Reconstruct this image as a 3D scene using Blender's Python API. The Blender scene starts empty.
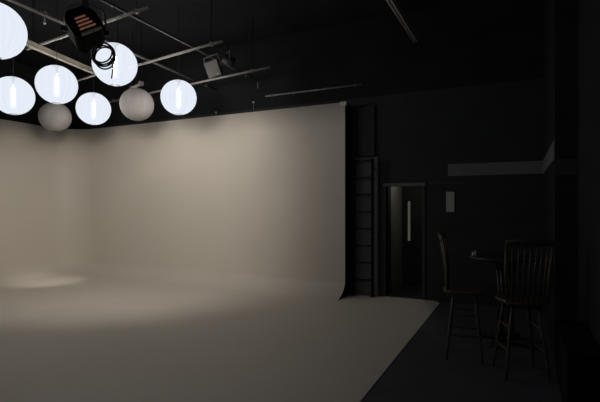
import bpy, bmesh, math, random
from mathutils import Vector, Matrix
random.seed(7)
C = bpy.context.scene.collection
R = math.radians
PI = math.pi

# ------------------------------------------------------------------ place frame
YAW = R(25.95)
FPX = 450.0
HOR = 205.0
EYE = 1.7
fwd = Vector((-math.sin(YAW), math.cos(YAW), 0))
rgt = Vector((math.cos(YAW), math.sin(YAW), 0))


def P(px, py, d):
    """point at depth d seen at photo position px, py (used to measure the room)"""
    p = fwd * d + rgt * ((px - 300) / FPX * d)
    return Vector((p.x, p.y, EYE + (HOR - py) / FPX * d))


def G(px, py, z):
    d = (z - EYE) * FPX / (HOR - py)
    return P(px, py, d)


# ------------------------------------------------------------------ materials
def mat(name, col, rough=0.6, metal=0.0, var=0.15, scale=8.0, bump=0.0, spec=0.5):
    m = bpy.data.materials.new(name)
    m.use_nodes = True
    nt = m.node_tree
    b = nt.nodes['Principled BSDF']
    tc = nt.nodes.new('ShaderNodeTexCoord')
    nz = nt.nodes.new('ShaderNodeTexNoise')
    nz.inputs['Scale'].default_value = scale
    nz.inputs['Detail'].default_value = 4
    nt.links.new(tc.outputs['Object'], nz.inputs['Vector'])
    rp = nt.nodes.new('ShaderNodeValToRGB')
    rp.color_ramp.elements[0].position = 0.3
    rp.color_ramp.elements[1].position = 0.7
    rp.color_ramp.elements[0].color = tuple(c * (1 - var) for c in col) + (1,)
    rp.color_ramp.elements[1].color = tuple(min(1, c * (1 + var)) for c in col) + (1,)
    nt.links.new(nz.outputs['Fac'], rp.inputs['Fac'])
    nt.links.new(rp.outputs['Color'], b.inputs['Base Color'])
    b.inputs['Roughness'].default_value = rough
    b.inputs['Metallic'].default_value = metal
    b.inputs['Specular IOR Level'].default_value = spec
    if bump:
        bp = nt.nodes.new('ShaderNodeBump')
        bp.inputs['Strength'].default_value = bump
        bp.inputs['Distance'].default_value = 0.01
        nt.links.new(nz.outputs['Fac'], bp.inputs['Height'])
        nt.links.new(bp.outputs['Normal'], b.inputs['Normal'])
    return m


def wood(name, col, rough=0.45):
    m = mat(name, col, rough, 0, 0.35, 6.0, 0.05)
    nt = m.node_tree
    mp = nt.nodes.new('ShaderNodeMapping')
    mp.inputs['Scale'].default_value = (9, 9, 1.2)
    tc = [n for n in nt.nodes if n.type == 'TEX_COORD'][0]
    nz = [n for n in nt.nodes if n.type == 'TEX_NOISE'][0]
    nt.links.new(tc.outputs['Object'], mp.inputs['Vector'])
    nt.links.new(mp.outputs['Vector'], nz.inputs['Vector'])
    return m


def emit(name, col, strength):
    m = bpy.data.materials.new(name)
    m.use_nodes = True
    nt = m.node_tree
    nt.nodes.clear()
    o = nt.nodes.new('ShaderNodeOutputMaterial')
    e = nt.nodes.new('ShaderNodeEmission')
    e.inputs['Color'].default_value = (*col, 1)
    e.inputs['Strength'].default_value = strength
    nt.links.new(e.outputs[0], o.inputs[0])
    return m


def glow_sleeve(name, col, e_, t_):
    m = emit(name, col, e_)
    nt = m.node_tree
    o = [n for n in nt.nodes if n.type == 'OUTPUT_MATERIAL'][0]
    e = [n for n in nt.nodes if n.type == 'EMISSION'][0]
    a = nt.nodes.new('ShaderNodeAddShader'); t = nt.nodes.new('ShaderNodeBsdfTransparent')
    t.inputs['Color'].default_value = (t_, t_, t_, 1)
    nt.links.new(e.outputs[0], a.inputs[0]); nt.links.new(t.outputs[0], a.inputs[1]); nt.links.new(a.outputs[0], o.inputs[0])
    return m


SHADE_E = 0.88
SHADE_T = 0.30
BULB_E = 455


def lit_shade_mat():
    m = bpy.data.materials.new('lit_paper')
    m.use_nodes = True
    nt = m.node_tree
    nt.nodes.clear()
    o = nt.nodes.new('ShaderNodeOutputMaterial')
    e = nt.nodes.new('ShaderNodeEmission')
    t = nt.nodes.new('ShaderNodeBsdfTransparent')
    mx = nt.nodes.new('ShaderNodeMixShader')
    mx.inputs['Fac'].default_value = SHADE_T
    tc = nt.nodes.new('ShaderNodeTexCoord')
    # vertical gores: the paper glows unevenly round the lantern
    sep = nt.nodes.new('ShaderNodeSeparateXYZ')
    at = nt.nodes.new('ShaderNodeMath'); at.operation = 'ARCTAN2'
    nz = nt.nodes.new('ShaderNodeTexNoise'); nz.noise_dimensions = '1D'
    nz.inputs['Scale'].default_value = 6.0
    rp = nt.nodes.new('ShaderNodeValToRGB')
    rp.color_ramp.elements[0].position = 0.3
    rp.color_ramp.elements[1].position = 0.7
    rp.color_ramp.elements[0].color = (0.80, 0.87, 1.0, 1)
    rp.color_ramp.elements[1].color = (0.88, 0.93, 1.0, 1)
    nt.links.new(tc.outputs['Object'], sep.inputs[0])
    nt.links.new(sep.outputs['Y'], at.inputs[0])
    nt.links.new(sep.outputs['X'], at.inputs[1])
    nt.links.new(at.outputs[0], nz.inputs['W'])
    nt.links.new(nz.outputs['Fac'], rp.inputs['Fac'])
    nt.links.new(rp.outputs['Color'], e.inputs['Color'])
    e.inputs['Strength'].default_value = SHADE_E / (1 - SHADE_T) * 0.82
    nt.links.new(e.outputs[0], mx.inputs[1])
    nt.links.new(t.outputs[0], mx.inputs[2])
    nt.links.new(mx.outputs[0], o.inputs[0])
    return m


def dim_shade_mat():
    m = mat('unlit_paper', (0.52, 0.495, 0.48), 0.8, 0, 0.14, 14)
    nt = m.node_tree
    mp = nt.nodes.new('ShaderNodeMapping'); mp.inputs['Scale'].default_value = (1, 1, 0.04)
    tc = [n for n in nt.nodes if n.type == 'TEX_COORD'][0]
    nz = [n for n in nt.nodes if n.type == 'TEX_NOISE'][0]
    nt.links.new(tc.outputs['Object'], mp.inputs['Vector']); nt.links.new(mp.outputs['Vector'], nz.inputs['Vector'])
    b = nt.nodes['Principled BSDF']
    tr = nt.nodes.new('ShaderNodeBsdfTranslucent')
    tr.inputs['Color'].default_value = (0.5, 0.48, 0.47, 1)
    mx = nt.nodes.new('ShaderNodeMixShader'); mx.inputs['Fac'].default_value = 0.45
    o = [n for n in nt.nodes if n.type == 'OUTPUT_MATERIAL'][0]
    nt.links.new(b.outputs[0], mx.inputs[1]); nt.links.new(tr.outputs[0], mx.inputs[2])
    nt.links.new(mx.outputs[0], o.inputs[0])
    return m


M = dict(
    cyc=mat('white_studio_paint', (0.72, 0.665, 0.59), 0.5, 0, 0.02, 1.2, 0.0, 0.3),
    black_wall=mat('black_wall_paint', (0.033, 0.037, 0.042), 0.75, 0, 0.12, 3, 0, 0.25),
    black_side=mat('black_side_wall', (0.020, 0.021, 0.024), 0.8, 0, 0.12, 3, 0, 0.2),
    board=mat('lightened_grey', (0.16, 0.17, 0.185), 0.75, 0, 0.06, 4, 0, 0.2),  # grey raised in place of light on the shaded wall behind the ladder
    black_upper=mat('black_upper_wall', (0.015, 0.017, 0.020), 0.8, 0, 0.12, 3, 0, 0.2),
    black_ceiling=mat('black_ceiling_paint', (0.022, 0.023, 0.027), 0.9, 0, 0.15, 2, 0, 0.1),
    floor=mat('dark_blue_grey_floor', (0.074, 0.079, 0.093), 0.7, 0, 0.12, 3, 0, 0.25),
    black=mat('black_metal', (0.016, 0.016, 0.018), 0.5, 0, 0.1, 10, 0, 0.4),
    black_flat=mat('flat_black', (0.006, 0.006, 0.008), 0.85, 0, 0.1, 10, 0, 0.15),
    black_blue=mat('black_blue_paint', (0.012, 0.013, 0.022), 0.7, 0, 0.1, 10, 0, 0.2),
    pipe=mat('galvanised_steel', (0.34, 0.33, 0.31), 0.5, 0.1, 0.2, 12),
    dark_pipe=mat('dull_steel', (0.16, 0.155, 0.15), 0.5, 0.1, 0.2, 12),
    tan=mat('tan_strut', (0.27, 0.245, 0.20), 0.6, 0, 0.2, 6),
    band=mat('grey_band', (0.18, 0.185, 0.19), 0.7, 0, 0.08, 4, 0, 0.2),
    notice=mat('pale_paper', (0.46, 0.47, 0.47), 0.7, 0, 0.05, 4),
    frame=mat('grey_door_frame', (0.04, 0.04, 0.044), 0.55, 0, 0.1, 5),
    fixture=mat('grey_enamel', (0.46, 0.45, 0.43), 0.45, 0, 0.06, 5),
    tube=mat('unlit_tube', (0.62, 0.61, 0.58), 0.3, 0, 0.03, 5),
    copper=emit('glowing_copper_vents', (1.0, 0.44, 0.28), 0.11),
    wood=wood('dark_stool_wood', (0.070, 0.057, 0.044)),
    table=wood('dark_table_wood', (0.028, 0.025, 0.023)),
    panel=mat('grey_flood_glass', (0.11, 0.105, 0.098), 0.4, 0, 0.1, 6),
    shaker=mat('pale_glass', (0.75, 0.75, 0.75), 0.2, 0, 0.02, 6),
    rubber=mat('black_rubber', (0.01, 0.01, 0.011), 0.45, 0, 0.1, 10, 0, 0.5),
    corridor=mat('corridor_grey', (0.30, 0.30, 0.28), 0.7, 0, 0.08, 3),
    corridor_floor=mat('corridor_floor', (0.03, 0.03, 0.034), 0.6, 0, 0.08, 3),
    door=mat('dark_door', (0.02, 0.02, 0.022), 0.5, 0, 0.1, 3),
    chrome=mat('brushed_steel', (0.5, 0.5, 0.5), 0.3, 0.9, 0.05, 10),
    sleeve=glow_sleeve('added_glow_tube', (0.9, 0.95, 1.0), 0.25, 0.92),
    lit=lit_shade_mat(),
    cord=mat('black_cord', (0.006, 0.006, 0.006), 0.8),
    dim=dim_shade_mat(),
    bulb=emit('glowing_bulb', (1.0, 0.93, 0.84), BULB_E),
    pane=emit('lit_pane', (1.0, 0.97, 0.82), 0.065),
    wire=mat('wire', (0.25, 0.25, 0.25), 0.5, 0.3, 0.05, 10),
)


# ------------------------------------------------------------------ mesh helpers
class MB:
    def __init__(s):
        s.bm = bmesh.new()

    def box(s, lo, hi, T=None, bev=0.0):
        lo, hi = Vector(lo), Vector(hi)
        t = bmesh.new()
        bmesh.ops.create_cube(t, size=1)
        for v in t.verts:
            v.co = Vector(((lo.x + hi.x) / 2 + v.co.x * (hi.x - lo.x), (lo.y + hi.y) / 2 + v.co.y * (hi.y - lo.y), (lo.z + hi.z) / 2 + v.co.z * (hi.z - lo.z)))
        if bev:
            bmesh.ops.bevel(t, geom=t.edges[:], offset=bev, segments=2, affect='EDGES')
        s.merge(t, T)
        return s

    def merge(s, t, T=None):
        if T is not None:
            bmesh.ops.transform(t, matrix=T, verts=t.verts[:])
        me = bpy.data.meshes.new('x')
        t.to_mesh(me); t.free()
        s.bm.from_mesh(me)
        bpy.data.meshes.remove(me)

    def tube(s, pts, r, n=10, T=None, cap=True, closed=False):
        pts = [Vector(p) for p in pts]
        rs = r if isinstance(r, (list, tuple)) else [r] * len(pts)
        t = bmesh.new()
        rings = []
        prev = None
        k = len(pts)
        for i, p in enumerate(pts):
            if closed:
                dd = (pts[(i + 1) % k] - pts[i - 1]).normalized()
            else:
                a = pts[max(i - 1, 0)]; b = pts[min(i + 1, k - 1)]
                dd = (b - a).normalized()
            if prev is None:
                u = dd.cross(Vector((0, 0, 1)))
                if u.length < 1e-3:
                    u = dd.cross(Vector((1, 0, 0)))
            else:
                u = prev - dd * prev.dot(dd)
            u.normalize(); prev = u
            w = dd.cross(u)
            rings.append([t.verts.new(p + (u * math.cos(2 * PI * j / n) + w * math.sin(2 * PI * j / n)) * rs[i]) for j in range(n)])
        m = k if closed else k - 1
        for i in range(m):
            A, B = rings[i], rings[(i + 1) % k]
            for j in range(n):
                t.faces.new((A[j], A[(j + 1) % n], B[(j + 1) % n], B[j]))
        if cap and not closed:
            t.faces.new(rings[0][::-1]); t.faces.new(rings[-1])
        for f in t.faces:
            f.smooth = True
        bmesh.ops.recalc_face_normals(t, faces=t.faces[:])
        s.merge(t, T)
        return s

    def lathe(s, prof, n=32, T=None, cap=True):
        t = bmesh.new()
        rings = [[t.verts.new((r * math.cos(2 * PI * j / n), r * math.sin(2 * PI * j / n), z)) for j in range(n)] for r, z in prof]
        for A, B in zip(rings, rings[1:]):
            for j in range(n):
                f = t.faces.new((A[j], A[(j + 1) % n], B[(j + 1) % n], B[j])); f.smooth = True
        if cap:
            t.faces.new(rings[0][::-1]); t.faces.new(rings[-1])
        bmesh.ops.recalc_face_normals(t, faces=t.faces[:])
        s.merge(t, T)
        return s

    def prism(s, outline, z0, z1, T=None, bev=0):
        t = bmesh.new()
        A = [t.verts.new((x, y, z0)) for x, y in outline]
        B = [t.verts.new((x, y, z1)) for x, y in outline]
        k = len(outline)
        t.faces.new(A[::-1]); t.faces.new(B)
        for j in range(k):
            t.faces.new((A[j], A[(j + 1) % k], B[(j + 1) % k], B[j]))
        bmesh.ops.recalc_face_normals(t, faces=t.faces[:])
        if bev:
            bmesh.ops.bevel(t, geom=t.edges[:], offset=bev, segments=2, affect='EDGES')
        s.merge(t, T)
        return s

    def build(s, name, m, parent=None):
        me = bpy.data.meshes.new(name)
        s.bm.to_mesh(me); s.bm.free()
        o = bpy.data.objects.new(name, me)
        for mm in (m if isinstance(m, (list, tuple)) else [m]):
            me.materials.append(mm)
        C.objects.link(o)
        if parent is not None:
            o.parent = parent
        return o


def rehome(o, loc):
    """put the origin of a one-mesh thing at loc without moving its shape"""
    loc = Vector(loc)
    o.data.transform(Matrix.Translation(-loc))
    o.location = loc
    return o


def tag(o, label, cat, group=None):
    o['label'] = label; o['category'] = cat
    if group:
        o['group'] = group
    return o


def empty(name, loc, rz=0, label=None, cat=None, group=None):
    o = bpy.data.objects.new(name, None)
    C.objects.link(o)
    o.location = loc
    o.rotation_euler = (0, 0, rz)
    if label:
        tag(o, label, cat, group)
    return o


def struct(o):
    o['kind'] = 'structure'
    return o


def copy_tree(o, parent=None):
    c = o.copy(); C.objects.link(c)
    if parent is not None:
        c.parent = parent
    for ch in list(o.children):
        copy_tree(ch, c)
    return c


# ------------------------------------------------------------------ room shell
CEIL = 5.2
YB = 8.2            # back wall face
XR = 0.35           # right wall face
struct(MB().box((-11.2, -3.2, -0.1), (3.2, 8.5, 0)).build('floor', M['floor']))
struct(MB().box((-11.2, -3.2, CEIL), (3.2, 8.5, CEIL + 0.1)).build('ceiling', M['black_ceiling']))
DX0, DX1, DZ = -2.215, -1.560, 2.045       # doorway opening
w = MB()
w.box((-11.2, YB, 0), (DX0, YB + 0.12, CEIL)).box((DX1, YB, 0), (1.0, YB + 0.12, CEIL)).box((DX0, YB, DZ), (DX1, YB + 0.12, CEIL))
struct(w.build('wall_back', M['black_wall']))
w = MB().box((XR, 5.6, 0), (1.0, YB, CEIL)).box((0.565, 3.1, 0), (1.0, 5.6, CEIL))
struct(w.build('wall_right', M['black_side']))
struct(MB().box((1.0, 3.1, 0), (3.2, 3.25, CEIL)).box((3.1, -3.2, 0), (3.2, 3.1, CEIL)).build('wall_side', M['black_wall']))
struct(MB().box((-11.2, -3.2, 0), (-11.1, YB, CEIL)).build('wall_left', M['black_ceiling']))
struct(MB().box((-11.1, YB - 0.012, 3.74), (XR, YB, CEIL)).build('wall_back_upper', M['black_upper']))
struct(MB().box((-11.1, -3.2, 0), (3.1, -3.1, CEIL)).build('wall_front', M['black_wall']))

# cyclorama: coved wall and floor in one seamless painted surface
XE, YC, XL, RC, RV, HT = -2.89, 7.84, -10.3, 0.75, 0.46, 3.6
RZ = 0.30
XF = -1.232


def cyclorama():
    bm = bmesh.new()
    path = []                                   # (point, inward normal)
    for i in range(25):
        path.append((Vector((XE + (XL + RC - XE) * i / 24, YC, 0)), Vector((0, -1, 0))))
    cx, cy = XL + RC, YC - RC
    for i in range(1, 17):
        a = PI / 2 + PI / 2 * i / 16
        nrm = Vector((-math.cos(a), -math.sin(a), 0))
        path.append((Vector((cx, cy, 0)) - nrm * RC, nrm))
    for i in range(1, 25):
        path.append((Vector((XL, cy + (-1.5 - cy) * i / 24, 0)), Vector((1, 0, 0))))
    prof = [(0, HT)] + [(0, HT + (RZ - HT) * k / 8) for k in range(1, 8)]
    for k in range(0, 13):
        a = PI / 2 * k / 12
        prof.append((RV * (1 - math.cos(a)), RZ * (1 - math.sin(a)) + 0.006))
    grid = []
    for p, n in path:
        grid.append([bm.verts.new(p + n * q + Vector((0, 0, z))) for q, z in prof])
    for A, B in zip(grid, grid[1:]):
        for k in range(len(prof) - 1):
            f = bm.faces.new((A[k], B[k], B[k + 1], A[k + 1])); f.smooth = True
    # flat floor inside the cove
    inner = [g[-1] for g in grid]
    z = 0.006
    e = [Vector((XL + RV, -1.5, z)), Vector((XF, -1.5, z)), Vector((XF, YB - 0.16, z)), Vector((XF - 0.05, YB - 0.06, z)), Vector((XF - 0.16, YB - 0.002, z)),
         Vector((XE + 0.002, YB - 0.002, z)), Vector((XE + 0.002, YC - RV, z))]
    poly = inner[:] + [bm.verts.new(q) for q in e[1:-1]]
    # corner verts behind the end of the cove, at the cove's foot
    f = bm.faces.new(poly)
    # edge thickness of the painted floor
    # wall top and the black end of the wall and cove
    back = []
    for p, n in path:
        back.append(bm.verts.new(p - n * 0.34 + Vector((0, 0, HT))))
    for i in range(len(grid) - 1):
        bm.faces.new((grid[i][0], back[i], back[i + 1], grid[i + 1][0]))
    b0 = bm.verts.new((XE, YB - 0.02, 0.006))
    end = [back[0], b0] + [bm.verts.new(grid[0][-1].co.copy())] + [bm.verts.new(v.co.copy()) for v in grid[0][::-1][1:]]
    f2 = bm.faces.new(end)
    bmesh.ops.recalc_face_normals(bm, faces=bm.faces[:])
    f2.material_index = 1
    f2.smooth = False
    bmesh.ops.triangulate(bm, faces=[f, f2])
    me = bpy.data.meshes.new('wall_cyclorama')
    bm.to_mesh(me); bm.free()
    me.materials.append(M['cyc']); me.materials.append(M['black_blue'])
    o = bpy.data.objects.new('wall_cyclorama', me)
    C.objects.link(o)
    return struct(o)


cyclorama()
struct(MB().box((XE - 0.10, YC - 0.012, HT - 0.055), (XE + 0.03, YC + 0.05, HT + 0.012), None, 0.004).build('trim_1', M['cyc']))

# grey band round the back and right wall, its return on the pier
bx = -YB * 63.8 / 469.4
w = MB().box((bx, YB - 0.012, 2.205), (XR, YB, 2.41)).box((XR - 0.012, 5.6, 2.19), (XR, YB - 0.012, 2.40))
struct(w.build('trim_2', M['band']))
struct(MB().box((XR + 0.004, 5.59, 2.02), (0.565, 5.6, 2.2)).build('trim_3', M['black']))
struct(MB().box((-1.46, YB - 0.012, 2.075), (-0.86, YB, 2.095)).build('trim_4', M['frame']))
# door frame
w = MB().box((DX0 - 0.055, YB - 0.02, DZ), (DX1 + 0.055, YB + 0.12, DZ + 0.055))
struct(w.build('trim_5', M['band']))
w = MB().box((DX0 - 0.055, YB - 0.02, 0.0), (DX0, YB + 0.12, DZ)).box((DX1, YB - 0.02, 0.0), (DX1 + 0.055, YB + 0.12, DZ))
struct(w.build('trim_6', M['frame']))

# corridor beyond the doorway
YE = 9.75
struct(MB().box((-2.275, YB + 0.12, 0.004), (-2.216, YB + 0.36, 2.5)).build('trim_7', M['black_wall']))
struct(MB().box((-2.45, YB + 0.12, -0.1), (-1.2, YE + 0.3, 0.004)).build('floor_corridor', M['corridor_floor']))
struct(MB().box((-2.45, YB + 0.12, 2.5), (-1.2, YE + 0.3, 2.6)).build('ceiling_corridor', M['black_wall']))
struct(MB().box((-2.45, YB + 0.12, 0), (-2.275, YE, 2.5)).build('wall_corridor_left', M['corridor']))
struct(MB().box((-1.35, YB + 0.12, 0), (-1.2, YE, 2.5)).build('wall_corridor_right', M['black_wall']))
struct(MB().box((-2.45, YE, 0), (-1.2, YE + 0.15, 2.5)).build('wall_corridor_back', M['black_wall']))
PX0, PX1, PZ0, PZ1 = -2.15, -2.095, 0.93, 1.78
d = MB().box((-2.26, YE - 0.045, 0.01), (PX0, YE, 2.03)).box((PX1, YE - 0.045, 0.01), (-1.42, YE, 2.03))
d.box((PX0, YE - 0.045, 0.01), (PX1, YE, PZ0)).box((PX0, YE - 0.045, PZ1), (PX1, YE, 2.03))
door = struct(d.build('door_1', M['door']))
MB().box((PX0, YE - 0.03, PZ0), (PX1, YE - 0.02, PZ1)).build('vision_pane', M['pane'], door)
MB().tube([(-1.52, YE - 0.045, 1.0), (-1.52, YE - 0.09, 1.0), (-1.63, YE - 0.09, 1.0)], 0.009, 8).build('door_handle', M['chrome'], door)
lamp = empty('corridor_ceiling_lamp', (-1.80, 8.85, 2.5), 0, 'small round ceiling lamp in the corridor beyond the open doorway', 'lamp')
MB().lathe([(0.07, 0), (0.07, -0.02), (0.055, -0.03)], 24).build('lamp_housing', M['fixture'], lamp)
MB().lathe([(0.05, -0.03), (0.04, -0.045), (0.02, -0.05)], 24).build('lamp_lens', emit('corridor_lens', (1, 0.97, 0.82), 60.0), lamp)

# ------------------------------------------------------------------ paper lanterns
LR = 0.31


def make_lantern(lit):
    root = empty('paper_lantern', (0, 0, 0))
    n, k = 72, 30
    t = MB()
    prof = []
    a0, a1 = R(11), R(169)
    bm = bmesh.new()
    rings = []
    for i in range(k + 1):
        a = a0 + (a1 - a0) * i / k
        ring = []
        for j in range(n):
            th = 2 * PI * j / n
            rib = 1 - 0.006 * (0.5 - 0.5 * math.cos(th * 18)) * math.sin(a) - 0.004 * (i % 2)
            ring.append(bm.verts.new((LR * rib * math.sin(a) * math.cos(th), LR * rib * math.sin(a) * math.sin(th), LR * 0.98 * rib * math.cos(a))))
        rings.append(ring)
    for A, B in zip(rings, rings[1:]):
        for j in range(n):
            f = bm.faces.new((A[j], B[j], B[(j + 1) % n], A[(j + 1) % n])); f.smooth = True
    t.bm.free(); t.bm = bm
    t.build('shade', M['lit'] if lit else M['dim'], root)
    for sgn, nm in ((1, 'top_ring'), (-1, 'bottom_ring')):
        rr = LR * math.sin(a0)
        zz = sgn * LR * 0.98 * math.cos(a0)
        MB().tube([(rr * math.cos(2 * PI * j / 20), rr * math.sin(2 * PI * j / 20), zz) for j in range(20)], 0.004, 6, None, True, True).build(nm, M['wire'], root)
    MB().tube([(0, 0, LR * 0.5), (0, 0, LR * 0.96)], 0.018, 8).tube([(-LR * math.sin(a0), 0, LR * 0.97), (0, 0, LR * 0.985), (LR * math.sin(a0), 0, LR * 0.97)], 0.003, 6).build('lamp_holder', M['wire'], root)
    if lit:
        MB().tube([(0, 0, LR * 0.40), (0, 0, LR * 0.35), (0, 0, -LR * 0.45), (0, 0, -LR * 0.5)], [0.010, 0.018, 0.018, 0.008], 8).build('bulb', M['bulb'], root)
        MB().tube([(0, 0, LR * 0.45), (0, 0, LR * 0.40), (0, 0, -LR * 0.60), (0, 0, -LR * 0.66)], [0.03, 0.046, 0.046, 0.02], 20).build('added_glow_tube', M['sleeve'], root)  # added glowing shell, imitates the soft halo round the bulb
    return root


LIT = make_lantern(True)
DIM = make_lantern(False)
PIPE_Z = 4.30
lanterns = [
    # px, py, vertical radius in px, lit, label
    (-5, 30.5, 27.5, 1, 'large glowing white paper lantern cut off by the left edge, highest of the cluster'),
    (13.2, 95.8, 18.8, 1, 'glowing white paper lantern touching the left edge, below the large cut-off lantern'),
    (56.8, 84.7, 18.9, 1, 'glowing white paper lantern directly above the dark unlit lantern that overlaps the wall top'),
    (93.6, 108.8, 15.9, 1, 'smallest glowing white paper lantern, between the two unlit grey lanterns'),
    (115, 64.6, 20.9, 1, 'glowing white paper lantern behind the hanging black cable coil'),
    (178.7, 97.5, 17.2, 1, 'glowing white paper lantern farthest right of the cluster'),
    (55.2, 117.0, 14.7, 0, 'unlit grey paper lantern overlapping the top edge of the white wall'),
    (137, 104.5, 16.2, 0, 'unlit grey paper lantern between two glowing ones near the right end of the cluster'),
]
firsts = {1: True, 0: True}
for px, py, rv, lit, lab in lanterns:
    src = LIT if lit else DIM
    o = src if firsts[lit] else copy_tree(src)
    firsts[lit] = False
    dd = FPX * LR * 0.98 / rv
    o.location = P(px, py, dd)
    o.rotation_euler = (0, 0, random.uniform(0, 6))
    tag(o, lab, 'lantern', 'round paper lanterns under the ceiling')
for o in [q for q in C.objects if q.name.startswith('paper_lantern')]:
    z1 = CEIL - o.location.z
    MB().tube([(0, 0, LR * 0.98), (0, 0, z1)], 0.003, 6).build('hanging_cord', M['cord'], o)

# ------------------------------------------------------------------ pipes of the ceiling grid


def pipe(name, a, b, r, m, label, cat='pipe', group='pipes hung under the black ceiling', couplings=()):
    a, b = Vector(a), Vector(b)
    mid = (a + b) / 2
    root = empty(name, mid, 0, label, cat, group)
    A, B = a - mid, b - mid
    MB().tube([A, B], r, 12).build('tube', m, root)
    for t in (0.08, 0.92):
        p = A.lerp(B, t)
        MB().tube([p, Vector((p.x, p.y, CEIL - mid.z))], 0.005, 6).build('hanger_rod', M['black_flat'], root)
        MB().box((p.x - r * 1.3, p.y - r * 1.3, p.z - r * 1.3), (p.x + r * 1.3, p.y + r * 1.3, p.z + r * 1.3), None, 0.006).build('hanger_clamp', M['dark_pipe'], root)
    return root


def ext(a, b, t0, t1):
    return a + (b - a) * t0, a + (b - a) * t1


Z1, Z2 = 4.20, 4.255
p0, p1 = ext(G(27, 49, Z1), G(149, 7, Z1), 0, 1.0)
pipe('ceiling_pipe', p0, p1, 0.022, M['pipe'], 'pale metal pipe crossing behind the black spotlight, nearest of the cross pipes')
p0, p1 = G(110, 73, Z1), G(222.5, 41, Z1)
pipe('ceiling_pipe', p0, p1, 0.022, M['pipe'], 'metal pipe running right from the lantern with the cable coil, middle of the cross pipes')
p0, p1 = G(104, 103, Z1), G(270, 67, Z1)
pipe('ceiling_pipe', p0, p1, 0.022, M['pipe'], 'metal pipe passing behind the rightmost glowing lantern and below the grey floodlight')
p0, p1 = ext(G(103, 0, Z2), G(258, 81, Z2), -0.5, 1.0)
pipe('ceiling_pipe', p0, p1, 0.021, M['dark_pipe'], 'dull metal pipe running back from top of photo past the grey floodlight')
p0, p1 = ext(G(5, -2, Z2), G(217, 90, Z2), -0.1, 1.0)
pipe('ceiling_pipe', p0, p1, 0.021, M['dark_pipe'], 'dull metal pipe running back over the leftmost lantern, a clamp hanging on it')
p0, p1 = G(70, 83, Z1 + 0.0), G(108, 71, Z1)
pipe('ceiling_pipe', p0, p1, 0.018, M['pipe'], 'short metal pipe between the lantern with the cable coil and the tan strut')
p0, p1 = G(131.5, 88.5, 4.05), G(142, 83, 4.05)
pipe('ceiling_pipe', p0, p1, 0.03, M['tan'], 'short tan pipe end just above an unlit grey lantern')
# strut channel
a, b = G(24, 44, 4.13), G(97, 75, 4.13)
dirv = (b - a); L = dirv.length
root = empty('strut_channel', (a + b) / 2, math.atan2(dirv.y, dirv.x), 'wide tan strut channel running back between the large left lantern and the coil', 'strut', None)
MB().box((-L / 2, -0.055, 0), (L / 2, 0.055, 0.008)).box((-L / 2, -0.055, 0), (L / 2, -0.045, 0.07)).box((-L / 2, 0.045, 0), (L / 2, 0.055, 0.07)).build('channel', M['tan'], root)
for t in (-0.45, -0.1, 0.25, 0.45):
    MB().tube([(L * t, 0, -0.012), (L * t, 0, 0.012)], 0.012, 8).build('bolt', M['dark_pipe'], root)
for t in (-0.4, 0.4):
    MB().tube([(L * t, 0, 0), (L * t, 0, CEIL - root.location.z)], 0.006, 6).build('hanger_rod', M['black_flat'], root)

# clamp hanging on the left pipe
p = G(45, 14.5, Z2)
root = empty('hanging_clamp', p, R(15), 'small hook clamp hanging on the pipe over the leftmost lantern', 'clamp')
MB().tube([(0.035 * math.cos(R(a)), 0, 0.035 * math.sin(R(a))) for a in range(-60, 241, 20)], 0.008, 8).build('hook', M['dark_pipe'], root)
MB().tube([(0, 0, -0.035), (-0.01, 0, -0.11)], 0.009, 8).build('shank', M['dark_pipe'], root)
MB().lathe([(0.006, -0.135), (0.018, -0.125), (0.018, -0.11), (0.006, -0.10)], 10, Matrix.Translation((-0.01, 0, 0))).build('knob', M['pipe'], root)
# dropped pipe end
p = G(258, 81, Z2)
o = MB().tube([p + Vector((0, 0, 0.03)), p + Vector((0, 0, -0.15))], 0.017, 10).build('hanging_pipe', M['dark_pipe'])
rehome(o, p); tag(o, 'short vertical pipe end hanging at the far end of the floodlight pipe', 'pipe')
# conduit on the back wall
root = empty('wall_conduit', (-3.7, YB - 0.05, 3.975), 0, 'thin pale conduit fixed high on the black wall above the white wall', 'pipe')
MB().tube([(-1.07, 0, 0.0), (1.05, 0, 0.0)], 0.017, 10).build('tube', M['pipe'], root)
for x in (-0.9, -0.45, 0.35, 0.9):
    MB().box((x - 0.02, -0.02, -0.022), (x + 0.02, 0.05, 0.022), None, 0.004).build('bracket', M['dark_pipe'], root)
# wire along the wall top and two hooks
for px, py, lab in ((253.5, 102.3, 'small round hook on the rim of the white wall below the dropped pipe end'), (216, 112.5, 'small round hook on the rim of the white wall right of the rightmost lantern')):
    q = P(px, py, 450 * (YC + 0.06) / (404.6 + 0.4376 * (px - 300)))
    root = empty('wall_hook', Vector((q.x, q.y, HT)), 0, lab, 'hook', 'hooks on the white wall top')
    h = q.z - HT
    MB().tube([(0, 0, 0), (0, 0, max(h, 0.02))], 0.006, 8).build('stem', M['dark_pipe'], root)
    MB().lathe([(0.004, h - 0.02), (0.022, h - 0.01), (0.022, h + 0.012), (0.004, h + 0.02)], 12).build('knob', M['fixture'], root)

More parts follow.
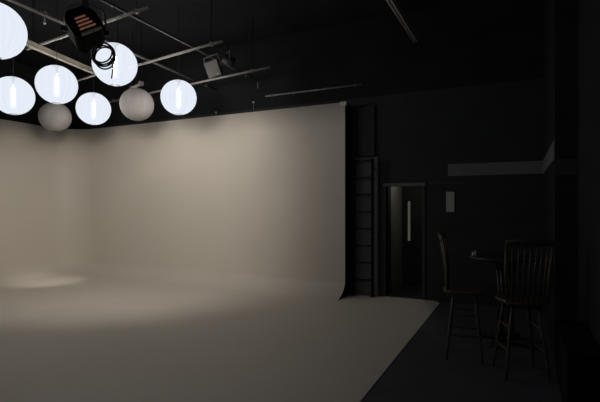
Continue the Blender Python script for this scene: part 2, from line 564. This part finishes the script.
# ------------------------------------------------------------------ fluorescent strip
root = empty('fluorescent_fixture', (-1.525, 6.25, 4.40), 0, 'unlit grey fluorescent strip light high on the dark right side', 'light fixture')
HL = 1.28
MB().prism([(-0.05, 0.03), (-0.03, 0.0), (0.03, 0.0), (0.05, 0.03), (0.035, 0.075), (-0.035, 0.075)], -HL, HL, Matrix.Rotation(R(90), 4, 'X')).build('housing', M['fixture'], root)
for s in (-1, 1):
    MB().tube([(s * 0.026, -HL + 0.03, -0.018), (s * 0.026, HL - 0.03, -0.018)], 0.013, 10).build('lamp_tube', M['tube'], root)
    for e in (-1, 1):
        MB().box((s * 0.026 - 0.014, e * (HL - 0.02) - 0.014, -0.036), (s * 0.026 + 0.014, e * (HL - 0.02) + 0.014, 0.004), None, 0.003).build('lamp_socket', M['black'], root)
for e in (-0.8, 0.8):
    MB().tube([(0, e, 0.07), (0, e, 0.8)], 0.005, 6).build('hanger_rod', M['black_flat'], root)

# ------------------------------------------------------------------ spotlight (rear towards the room)
SD = 4.5
sp = P(85.5, 31, SD)
root = empty('studio_spotlight', sp, R(45), 'black studio spotlight with coppery vents hanging before the lanterns', 'spotlight')
T = Matrix.Rotation(R(-16), 4, 'X') @ Matrix.Rotation(R(-32), 4, 'Y')
oct_ = [(-0.15, -0.10), (-0.10, -0.15), (0.10, -0.15), (0.15, -0.10), (0.15, 0.08), (0.09, 0.16), (-0.09, 0.16), (-0.15, 0.08)]
RX = Matrix.Rotation(R(90), 4, 'X')          # prism axis z -> -y
MB().prism(oct_, -0.09, 0.16, T @ RX, 0.01).build('housing', M['black_flat'], root)
MB().prism([(x * 0.9, y * 0.9) for x, y in oct_], 0.16, 0.175, T @ RX).build('rear_plate', M['black_flat'], root)
for i in range(4):
    z = -0.095 + i * 0.04
    MB().box((-0.085 + 0.006 * i, -0.19, z), (0.075 - 0.012 * i, -0.172, z + 0.014), T, 0.003).build('vent_fin', M['copper'], root)
MB().box((-0.10, -0.20, -0.155), (0.10, -0.17, -0.135), T, 0.003).build('rear_lip', M['pipe'], root)
MB().lathe([(0.11, 0), (0.135, 0.0), (0.135, 0.05), (0.11, 0.05)], 28, T @ Matrix.Translation((0, 0.09, 0)) @ Matrix.Rotation(R(-90), 4, 'X'), False).build('lens_ring', M['black'], root)
MB().lathe([(0.11, 0.01), (0.09, 0.03), (0.04, 0.045), (0.005, 0.05)], 28, T @ Matrix.Translation((0, 0.09, 0)) @ Matrix.Rotation(R(-90), 4, 'X')).build('lens', M['panel'], root)
for k in range(4):
    Q = T @ Matrix.Translation((0, 0.135, 0)) @ Matrix.Rotation(R(90 * k), 4, 'Y') @ Matrix.Translation((0, 0, 0.13)) @ Matrix.Rotation(R(-50), 4, 'X')
    t = MB().prism([(-0.10, 0), (0.10, 0), (0.12, 0.09), (-0.12, 0.09)], -0.002, 0.002, Q)
    t.build('barn_door', M['black'], root)
pts = [(-0.17, 0, 0.0), (-0.185, 0, 0.10), (-0.17, 0, 0.20)] + [(0.17 * math.cos(R(a)), 0, 0.2 + 0.06 * math.sin(R(a))) for a in range(150, 29, -20)] + [(0.17, 0, 0.20), (0.185, 0, 0.10), (0.17, 0, 0.0)]
MB().tube(pts, 0.012, 8).build('yoke', M['dark_pipe'], root)
for s in (-1, 1):
    MB().tube([(s * 0.14, 0, 0), (s * 0.215, 0, 0)], 0.025, 12).build('yoke_knob', M['black'], root)
MB().tube([(0, 0, 0.255), (0, 0, CEIL - sp.z)], 0.014, 8).build('drop_rod', M['black_flat'], root)
MB().box((-0.03, -0.03, 0.25), (0.03, 0.03, 0.34), None, 0.006).build('clamp', M['black'], root)

# the lamp burning inside the spotlight
AIM = Vector((-8.3, 7.84, 1.3))
SPOT_W, SPOT_A = 285, 104
ld = bpy.data.lights.new('spotlight_lamp', 'SPOT')
ld.energy = SPOT_W; ld.color = (1.0, 0.93, 0.84); ld.spot_size = R(SPOT_A); ld.spot_blend = 1.0; ld.shadow_soft_size = 0.28
lo = bpy.data.objects.new('spotlight_lamp', ld); C.objects.link(lo)
lo.location = sp + (AIM - sp).normalized() * 0.30
lo.rotation_euler = (AIM - sp).to_track_quat('-Z', 'Y').to_euler()

# unseen can lamp added behind the lanterns to throw the floor pool near the corner
dp = Vector((-7.6, 5.6, 4.1)); DA = Vector((-9.42, 6.52, 0))
root = empty('added_can_lamp', dp, 0, 'small black can lamp, added unseen behind the glowing lantern above the overlapping unlit one', 'lamp')
Qd = (DA - dp).to_track_quat('-Z', 'Y').to_matrix().to_4x4()
MB().lathe([(0.03, 0.12), (0.055, 0.10), (0.06, -0.10), (0.066, -0.12), (0.056, -0.12), (0.05, -0.02)], 20, Qd).build('can', M['black'], root)
MB().tube([(0, 0, 0.05), (0, 0, CEIL - dp.z)], 0.008, 8).build('drop_rod', M['black_flat'], root)
ld = bpy.data.lights.new('added_can_light', 'SPOT')
ld.energy = 165; ld.color = (1.0, 0.95, 0.86); ld.spot_size = R(25); ld.spot_blend = 1.0; ld.shadow_soft_size = 0.03
lo = bpy.data.objects.new('added_can_light', ld); C.objects.link(lo)
lo.location = dp + (DA - dp).normalized() * 0.13
lo.rotation_euler = (DA - dp).to_track_quat('-Z', 'Y').to_euler()

# coiled cable hung from the spotlight
cp = P(104, 53.5, 4.22)
root = empty('cable_coil', cp, YAW, 'coil of black cable hanging below the spotlight in front of a glowing lantern', 'cable')
for k in range(5):
    rr = 0.092 + 0.007 * (k % 3)
    ox, oz = random.uniform(-0.008, 0.008), -0.006 * k
    MB().tube([(ox + rr * math.cos(2 * PI * j / 40) * (1 - 0.03 * k % 0.06), 0.012 * (k - 2) + 0.008 * math.sin(2 * PI * j / 40 + k), oz - 0.012 * (k == 4) + rr * 1.02 * math.sin(2 * PI * j / 40)) for j in range(40)], 0.0075, 8, None, True, True).build('loop', M['rubber'], root)
MB().tube([(0.07, -0.01, -0.05), (0.085, -0.015, -0.11), (0.085, -0.01, -0.17), (0.07, 0, -0.235)], 0.006, 8).build('tail', M['rubber'], root)
top = sp - cp
topl = Matrix.Rotation(-YAW, 4, 'Z') @ top
MB().tube([(-0.01, 0, 0.10), (-0.03, 0.0, 0.14), (topl.x * 0.4, topl.y - 0.17, topl.z - 0.08), (topl.x + 0.02, topl.y - 0.185, topl.z - 0.02)], 0.007, 8).build('lead', M['rubber'], root)

# ------------------------------------------------------------------ grey floodlight on the pipe grid
FDEP = 7.6
fp = P(212, 69, FDEP)
q = [G(201.5, 66.8, 4.06), G(216.8, 61.4, 4.09), G(222.3, 71.7, 3.93), G(209.8, 76.1, 3.90)]
root = empty('hanging_floodlight', fp, 0, 'square grey floodlight head on the ceiling pipes right of the lanterns', 'floodlight')
c0 = sum(q, Vector()) / 4
ux = ((q[1] + q[2]) / 2 - (q[0] + q[3]) / 2).normalized()
uy = ((q[0] + q[1]) / 2 - (q[3] + q[2]) / 2); uy = (uy - ux * uy.dot(ux)).normalized()
un = ux.cross(uy)                       # towards the room
if un.dot(Vector((0, 0, EYE)) - c0) < 0:
    un = -un
    ux = -ux
Tm = Matrix((ux, uy, un)).transposed().to_4x4()
Tm.translation = c0 - fp
W_, H_ = 0.14, 0.125
MB().box((-W_ - 0.012, -H_ - 0.012, -0.012), (W_ + 0.012, H_ + 0.012, -0.001), Tm, 0.003).build('bezel', M['black'], root)
MB().box((-W_, -H_, -0.004), (W_, H_, 0.004), Tm, 0.002).build('glass', M['panel'], root)
t = MB().prism([(-W_, -H_), (W_, -H_), (W_, H_), (-W_, H_)], -0.09, -0.012, Tm, 0.02)
t.build('housing', M['black'], root)
MB().lathe([(0.012, 0.003), (0.012, 0.012), (0.006, 0.015)], 10, Tm @ Matrix.Translation((W_ * 0.55, -H_ * 0.75, 0))).build('latch', M['fixture'], root)
MB().tube([Tm @ Vector((-W_ - 0.02, 0, -0.04)), Tm @ Vector((-W_ - 0.02, H_ + 0.08, -0.06)), Tm @ Vector((W_ + 0.02, H_ + 0.08, -0.06)), Tm @ Vector((W_ + 0.02, 0, -0.04))], 0.009, 6).build('yoke', M['dark_pipe'], root)
tp = Tm @ Vector((0, H_ + 0.08, -0.06))
MB().tube([tp, Vector((tp.x, tp.y, Z2 - fp.z + 0.02))], 0.011, 8).build('drop_rod', M['black'], root)
# second lamp head, black, beside it
bp = P(228, 60.5, 7.5)
root = empty('hanging_lamp_head', bp, R(-40), 'small black lamp head on the pipes right of the grey floodlight', 'lamp')
MB().lathe([(0.03, -0.10), (0.075, -0.09), (0.085, 0.06), (0.095, 0.10), (0.08, 0.10)], 20, Matrix.Rotation(R(-115), 4, 'X')).build('can', M['black'], root)
MB().tube([(-0.095, 0, 0), (-0.095, 0, 0.14), (0.095, 0, 0.14), (0.095, 0, 0)], 0.008, 6).build('yoke', M['dark_pipe'], root)
MB().tube([(0, 0, 0.14), (0, 0, 0.26)], 0.009, 8).build('drop_rod', M['black_flat'], root)

# ------------------------------------------------------------------ ladder and board beside the white wall
LX0, LX1 = -2.80, -2.43
root = empty('wall_ladder', ((LX0 + LX1) / 2, YB - 0.145, 0), 0, 'black ladder standing against the wall beside the right end of the white wall', 'ladder')
hw = (LX1 - LX0) / 2
for s in (-1, 1):
    rail = MB().box((s * hw - 0.02, -0.03, 0.01), (s * hw + 0.02, 0.03, 2.56), None, 0.004).build('rail', M['black_blue'] if s < 0 else M['black_flat'], root)
    MB().box((s * hw - 0.035, -0.06, 0.007), (s * hw + 0.035, 0.05, 0.035), None, 0.004).build('foot', M['rubber'], rail)
for k in range(8):
    z = 0.31 + 0.317 * k
    MB().tube([(-hw, 0, z), (hw, 0, z)], 0.014, 8).build('rung', M['black'], root)
for s in (-1, 1):
    MB().box((s * hw - 0.015, 0.02, 2.35), (s * hw + 0.015, 0.112, 2.38)).build('wall_bracket', M['black_flat'], root)
o = MB().box((-2.78, YB - 0.05, 2.62), (-2.42, YB, 3.56), None, 0.008).build('wall_board', M['black'])
rehome(o, (-2.58, YB - 0.05, 2.62)); tag(o, 'tall flat black board fixed on the wall above the black ladder', 'board')

o = MB().box((-2.84, YB - 0.03, 0.02), (-2.36, YB - 0.008, 2.6), None, 0.004).build('added_light_board', M['board'])  # added board, its paler grey stands in for light on the wall
rehome(o, (-2.6, YB, 0.02)); tag(o, 'dark grey board added behind the black ladder to lighten the shaded wall', 'board')

# notice on the back wall
a = P(446.3, 212, 1).xy / P(446.3, 212, 1).y
x0 = YB * P(446.3, 0, 1).x / P(446.3, 0, 1).y
x1 = YB * P(454.6, 0, 1).x / P(454.6, 0, 1).y
root = empty('wall_notice', ((x0 + x1) / 2, YB, 1.58), 0, 'narrow pale upright panel on the dark wall right of the doorway', 'notice')
MB().box((-(x1 - x0) / 2, -0.02, 0.0), ((x1 - x0) / 2, 0, 0.35), None, 0.004).build('plate', M['notice'], root)
MB().box((-(x1 - x0) / 2 - 0.006, -0.012, -0.006), ((x1 - x0) / 2 + 0.006, 0, 0.356), None, 0.003).build('backing', M['frame'], root)

# ------------------------------------------------------------------ stools


def make_stool():
    root = empty('bar_stool', (0, 0, 0))
    # saddle seat
    bm = bmesh.new()
    n = 40

    def outline(th):
        x = math.cos(th); y = math.sin(th)
        e = 2 / 2.8
        sx = math.copysign(abs(x) ** e, x); sy = math.copysign(abs(y) ** e, y)
        wx = 0.215 + 0.012 * sy
        return Vector((sx * wx, sy * 0.225, 0))
    levels = [(0.80, -0.048), (0.96, -0.042), (1.0, -0.025), (1.0, -0.01), (0.96, 0.0), (0.75, -0.010), (0.45, -0.016), (0.15, -0.017)]
    rings = []
    for sc, z in levels:
        rings.append([bm.verts.new(outline(2 * PI * j / n) * sc + Vector((0, 0, 0.765 + z))) for j in range(n)])
    for A, B in zip(rings, rings[1:]):
        for j in range(n):
            f = bm.faces.new((A[j], A[(j + 1) % n], B[(j + 1) % n], B[j])); f.smooth = True
    bm.faces.new(rings[0][::-1]); bm.faces.new(rings[-1])
    t = MB(); t.bm.free(); t.bm = bm
    t.build('seat', M['wood'], root)
    top = {}; foot = {}
    for sx in (-1, 1):
        for sy in (-1, 1):
            a = Vector((sx * 0.12, sy * 0.11, 0.73)); b = Vector((sx * 0.205, sy * 0.185, 0.0))
            top[sx, sy], foot[sx, sy] = a, b
            MB().tube([a, a.lerp(b, 0.3), a.lerp(b, 0.55), a.lerp(b, 0.85), b], [0.013, 0.017, 0.0175, 0.014, 0.012], 10).build('leg', M['wood'], root)

    def onleg(k, z):
        return top[k].lerp(foot[k], (0.73 - z) / 0.73)
    for sx in (-1, 1):
        for z in (0.27, 0.49):
            MB().tube([onleg((sx, -1), z), (onleg((sx, -1), z) + onleg((sx, 1), z)) / 2, onleg((sx, 1), z)], [0.008, 0.0115, 0.008], 8).build('stretcher', M['wood'], root)
    for sy, z in ((-1, 0.36), (1, 0.31)):
        a, b = onleg((-1, sy), z), onleg((1, sy), z)
        MB().tube([a, (a + b) / 2, b], [0.008, 0.0115, 0.008], 8).build('stretcher', M['wood'], root)
    # back: two posts, spindles, curved comb rail

    def base(u):
        return Vector((0.19 * u, -0.195 + 0.02 * abs(u) ** 2, 0.755))

    def head(u):
        return Vector((0.218 * u, -0.262 + 0.045 * abs(u) ** 2, 1.325))
    for u in (-1, 1):
        a, b = base(u), head(u)
        mid = a.lerp(b, 0.5) + Vector((0, 0.015, 0))
        MB().tube([a, mid, b], [0.0125, 0.015, 0.011], 10).build('back_post', M['wood'], root)
    for i in range(7):
        u = -0.76 + 1.52 * i / 6
        a, b = base(u), head(u)
        mid = a.lerp(b, 0.45) + Vector((0, 0.015, 0))
        MB().tube([a, mid, b], [0.007, 0.009, 0.006], 8).build('spindle', M['wood'], root)
    t = MB(); bm = t.bm
    rows = []
    for i in range(21):
        u = -1.01 + 2.02 * i / 20
        h = head(u)
        rise = 0.07 - 0.016 * abs(u) ** 3
        r_ = []
        for dy, z in ((-0.011, 0), (-0.014, rise * 0.6), (-0.010, rise), (0.008, rise), (0.012, rise * 0.5), (0.011, 0)):
            r_.append(bm.verts.new((h.x, h.y + dy - 0.012 * z / 0.07, 1.31 + z)))
        rows.append(r_)
    for A, B in zip(rows, rows[1:]):
        for j in range(6):
            bm.faces.new((A[j], B[j], B[(j + 1) % 6], A[(j + 1) % 6])).smooth = True
    bm.faces.new(rows[0]); bm.faces.new(rows[-1][::-1])
    bmesh.ops.recalc_face_normals(bm, faces=bm.faces[:])
    t.build('comb_rail', M['wood'], root)
    return root


s1 = make_stool()
s1.location = (0.012, 5.06, 0); s1.rotation_euler.z = R(21)
tag(s1, 'dark wooden spindle-back bar stool seen from behind, in front of the high table', 'bar stool', 'spindle-back stools round the high table')
s2 = copy_tree(s1)
s2.location = (-0.555, 5.37, 0); s2.rotation_euler.z = R(-84)
tag(s2, 'dark wooden spindle-back bar stool seen sideways, between the white floor edge and the table', 'bar stool', 'spindle-back stools round the high table')

# ------------------------------------------------------------------ high table
TC = Vector((-0.15, 6.10, 0)); TH = 1.07
root = empty('bar_table', TC, R(20), 'small round dark high table behind the nearest bar stool', 'table')
MB().lathe([(0.36, TH - 0.04), (0.405, TH - 0.036), (0.42, TH - 0.024), (0.42, TH - 0.012), (0.41, TH)], 56).build('table_top', M['table'], root)
for k in range(4):
    a = R(45 + 90 * k)
    MB().tube([(0.115 * math.cos(a), 0.115 * math.sin(a), TH - 0.04), (0.07 * math.cos(a), 0.07 * math.sin(a), 0.55), (0.10 * math.cos(a), 0.10 * math.sin(a), 0.1)], [0.017, 0.017, 0.019], 10).build('pedestal_post', M['table'], root)
    MB().box((0.0, -0.03, 0.03), (0.32, 0.03, 0.075), Matrix.Rotation(a, 4, 'Z'), 0.008).box((0.26, -0.035, 0.0), (0.34, 0.035, 0.035), Matrix.Rotation(a, 4, 'Z'), 0.006).build('foot', M['table'], root)
MB().box((-0.10, -0.10, 0.07), (0.10, 0.10, 0.12), None, 0.01).build('base_block', M['table'], root)
for (dx, dy, h, lab) in ((-0.365, -0.105, 0.052, 'left of two tiny pale shakers at the left rim of the high table'), (-0.345, -0.045, 0.060, 'right of two tiny pale shakers at the left rim of the high table')):
    r0 = empty('shaker', TC + Vector((dx, dy, TH)), 0, lab, 'shaker', 'pale shakers on the high table')
    MB().lathe([(0.014, 0.0), (0.016, 0.004), (0.013, h * 0.6), (0.014, h * 0.72)], 16).build('body', M['shaker'], r0)
    MB().lathe([(0.0145, h * 0.72), (0.0145, h * 0.88), (0.008, h)], 16).build('cap', M['chrome'], r0)

# ------------------------------------------------------------------ low black cabinet by the right wall
root = empty('low_cabinet', (0.445, 4.45, 0), 0, 'low black cabinet against the right wall beside the nearest stool', 'cabinet')
MB().box((-0.112, -0.55, 0.04), (0.115, 0.55, 0.60), None, 0.012).build('body', M['black_flat'], root)
MB().box((-0.09, -0.53, 0.0), (0.10, 0.53, 0.04)).build('plinth', M['black_flat'], root)
for y in (-0.275, 0.275):
    dr = MB().box((-0.120, y - 0.265, 0.06), (-0.112, y + 0.265, 0.585), None, 0.003).build('door', M['black_flat'], root)
    MB().tube([(-0.135, y + 0.2, 0.28), (-0.135, y + 0.2, 0.38)], 0.005, 8).build('handle', M['black'], dr)

# ------------------------------------------------------------------ dim unseen fill light, added behind the camera to lift the blacks
FILL_W = 15
ld = bpy.data.lights.new('fill_light', 'AREA')
ld.energy = FILL_W; ld.color = (0.86, 0.94, 1.0); ld.shape = 'RECTANGLE'; ld.size = 1.6; ld.size_y = 0.5
lo = bpy.data.objects.new('fill_light', ld); C.objects.link(lo)
lo.location = (-0.6, -2.2, 4.6)
lo.rotation_euler = (Vector((-1.2, 8.0, 1.0)) - lo.location).to_track_quat('-Z', 'Y').to_euler()

# ------------------------------------------------------------------ camera and view
cam_d = bpy.data.cameras.new('camera')
cam = bpy.data.objects.new('camera', cam_d)
C.objects.link(cam)
cam.location = (0, 0, EYE)
cam.rotation_euler = (R(90), 0, YAW)
cam_d.sensor_width = 36
cam_d.lens = FPX / 600 * 36
cam_d.shift_y = (HOR - 201) / 600
cam_d.clip_start = 0.02
sc = bpy.context.scene
sc.camera = cam
wd = bpy.data.worlds.new('world'); sc.world = wd
wd.use_nodes = True
wd.node_tree.nodes['Background'].inputs[0].default_value = (0, 0, 0, 1)
sc.view_settings.view_transform = 'Standard'
sc.view_settings.look = 'None'
sc.view_settings.gamma = 1
sc.view_settings.exposure = 0
sc.view_settings.use_curve_mapping = False
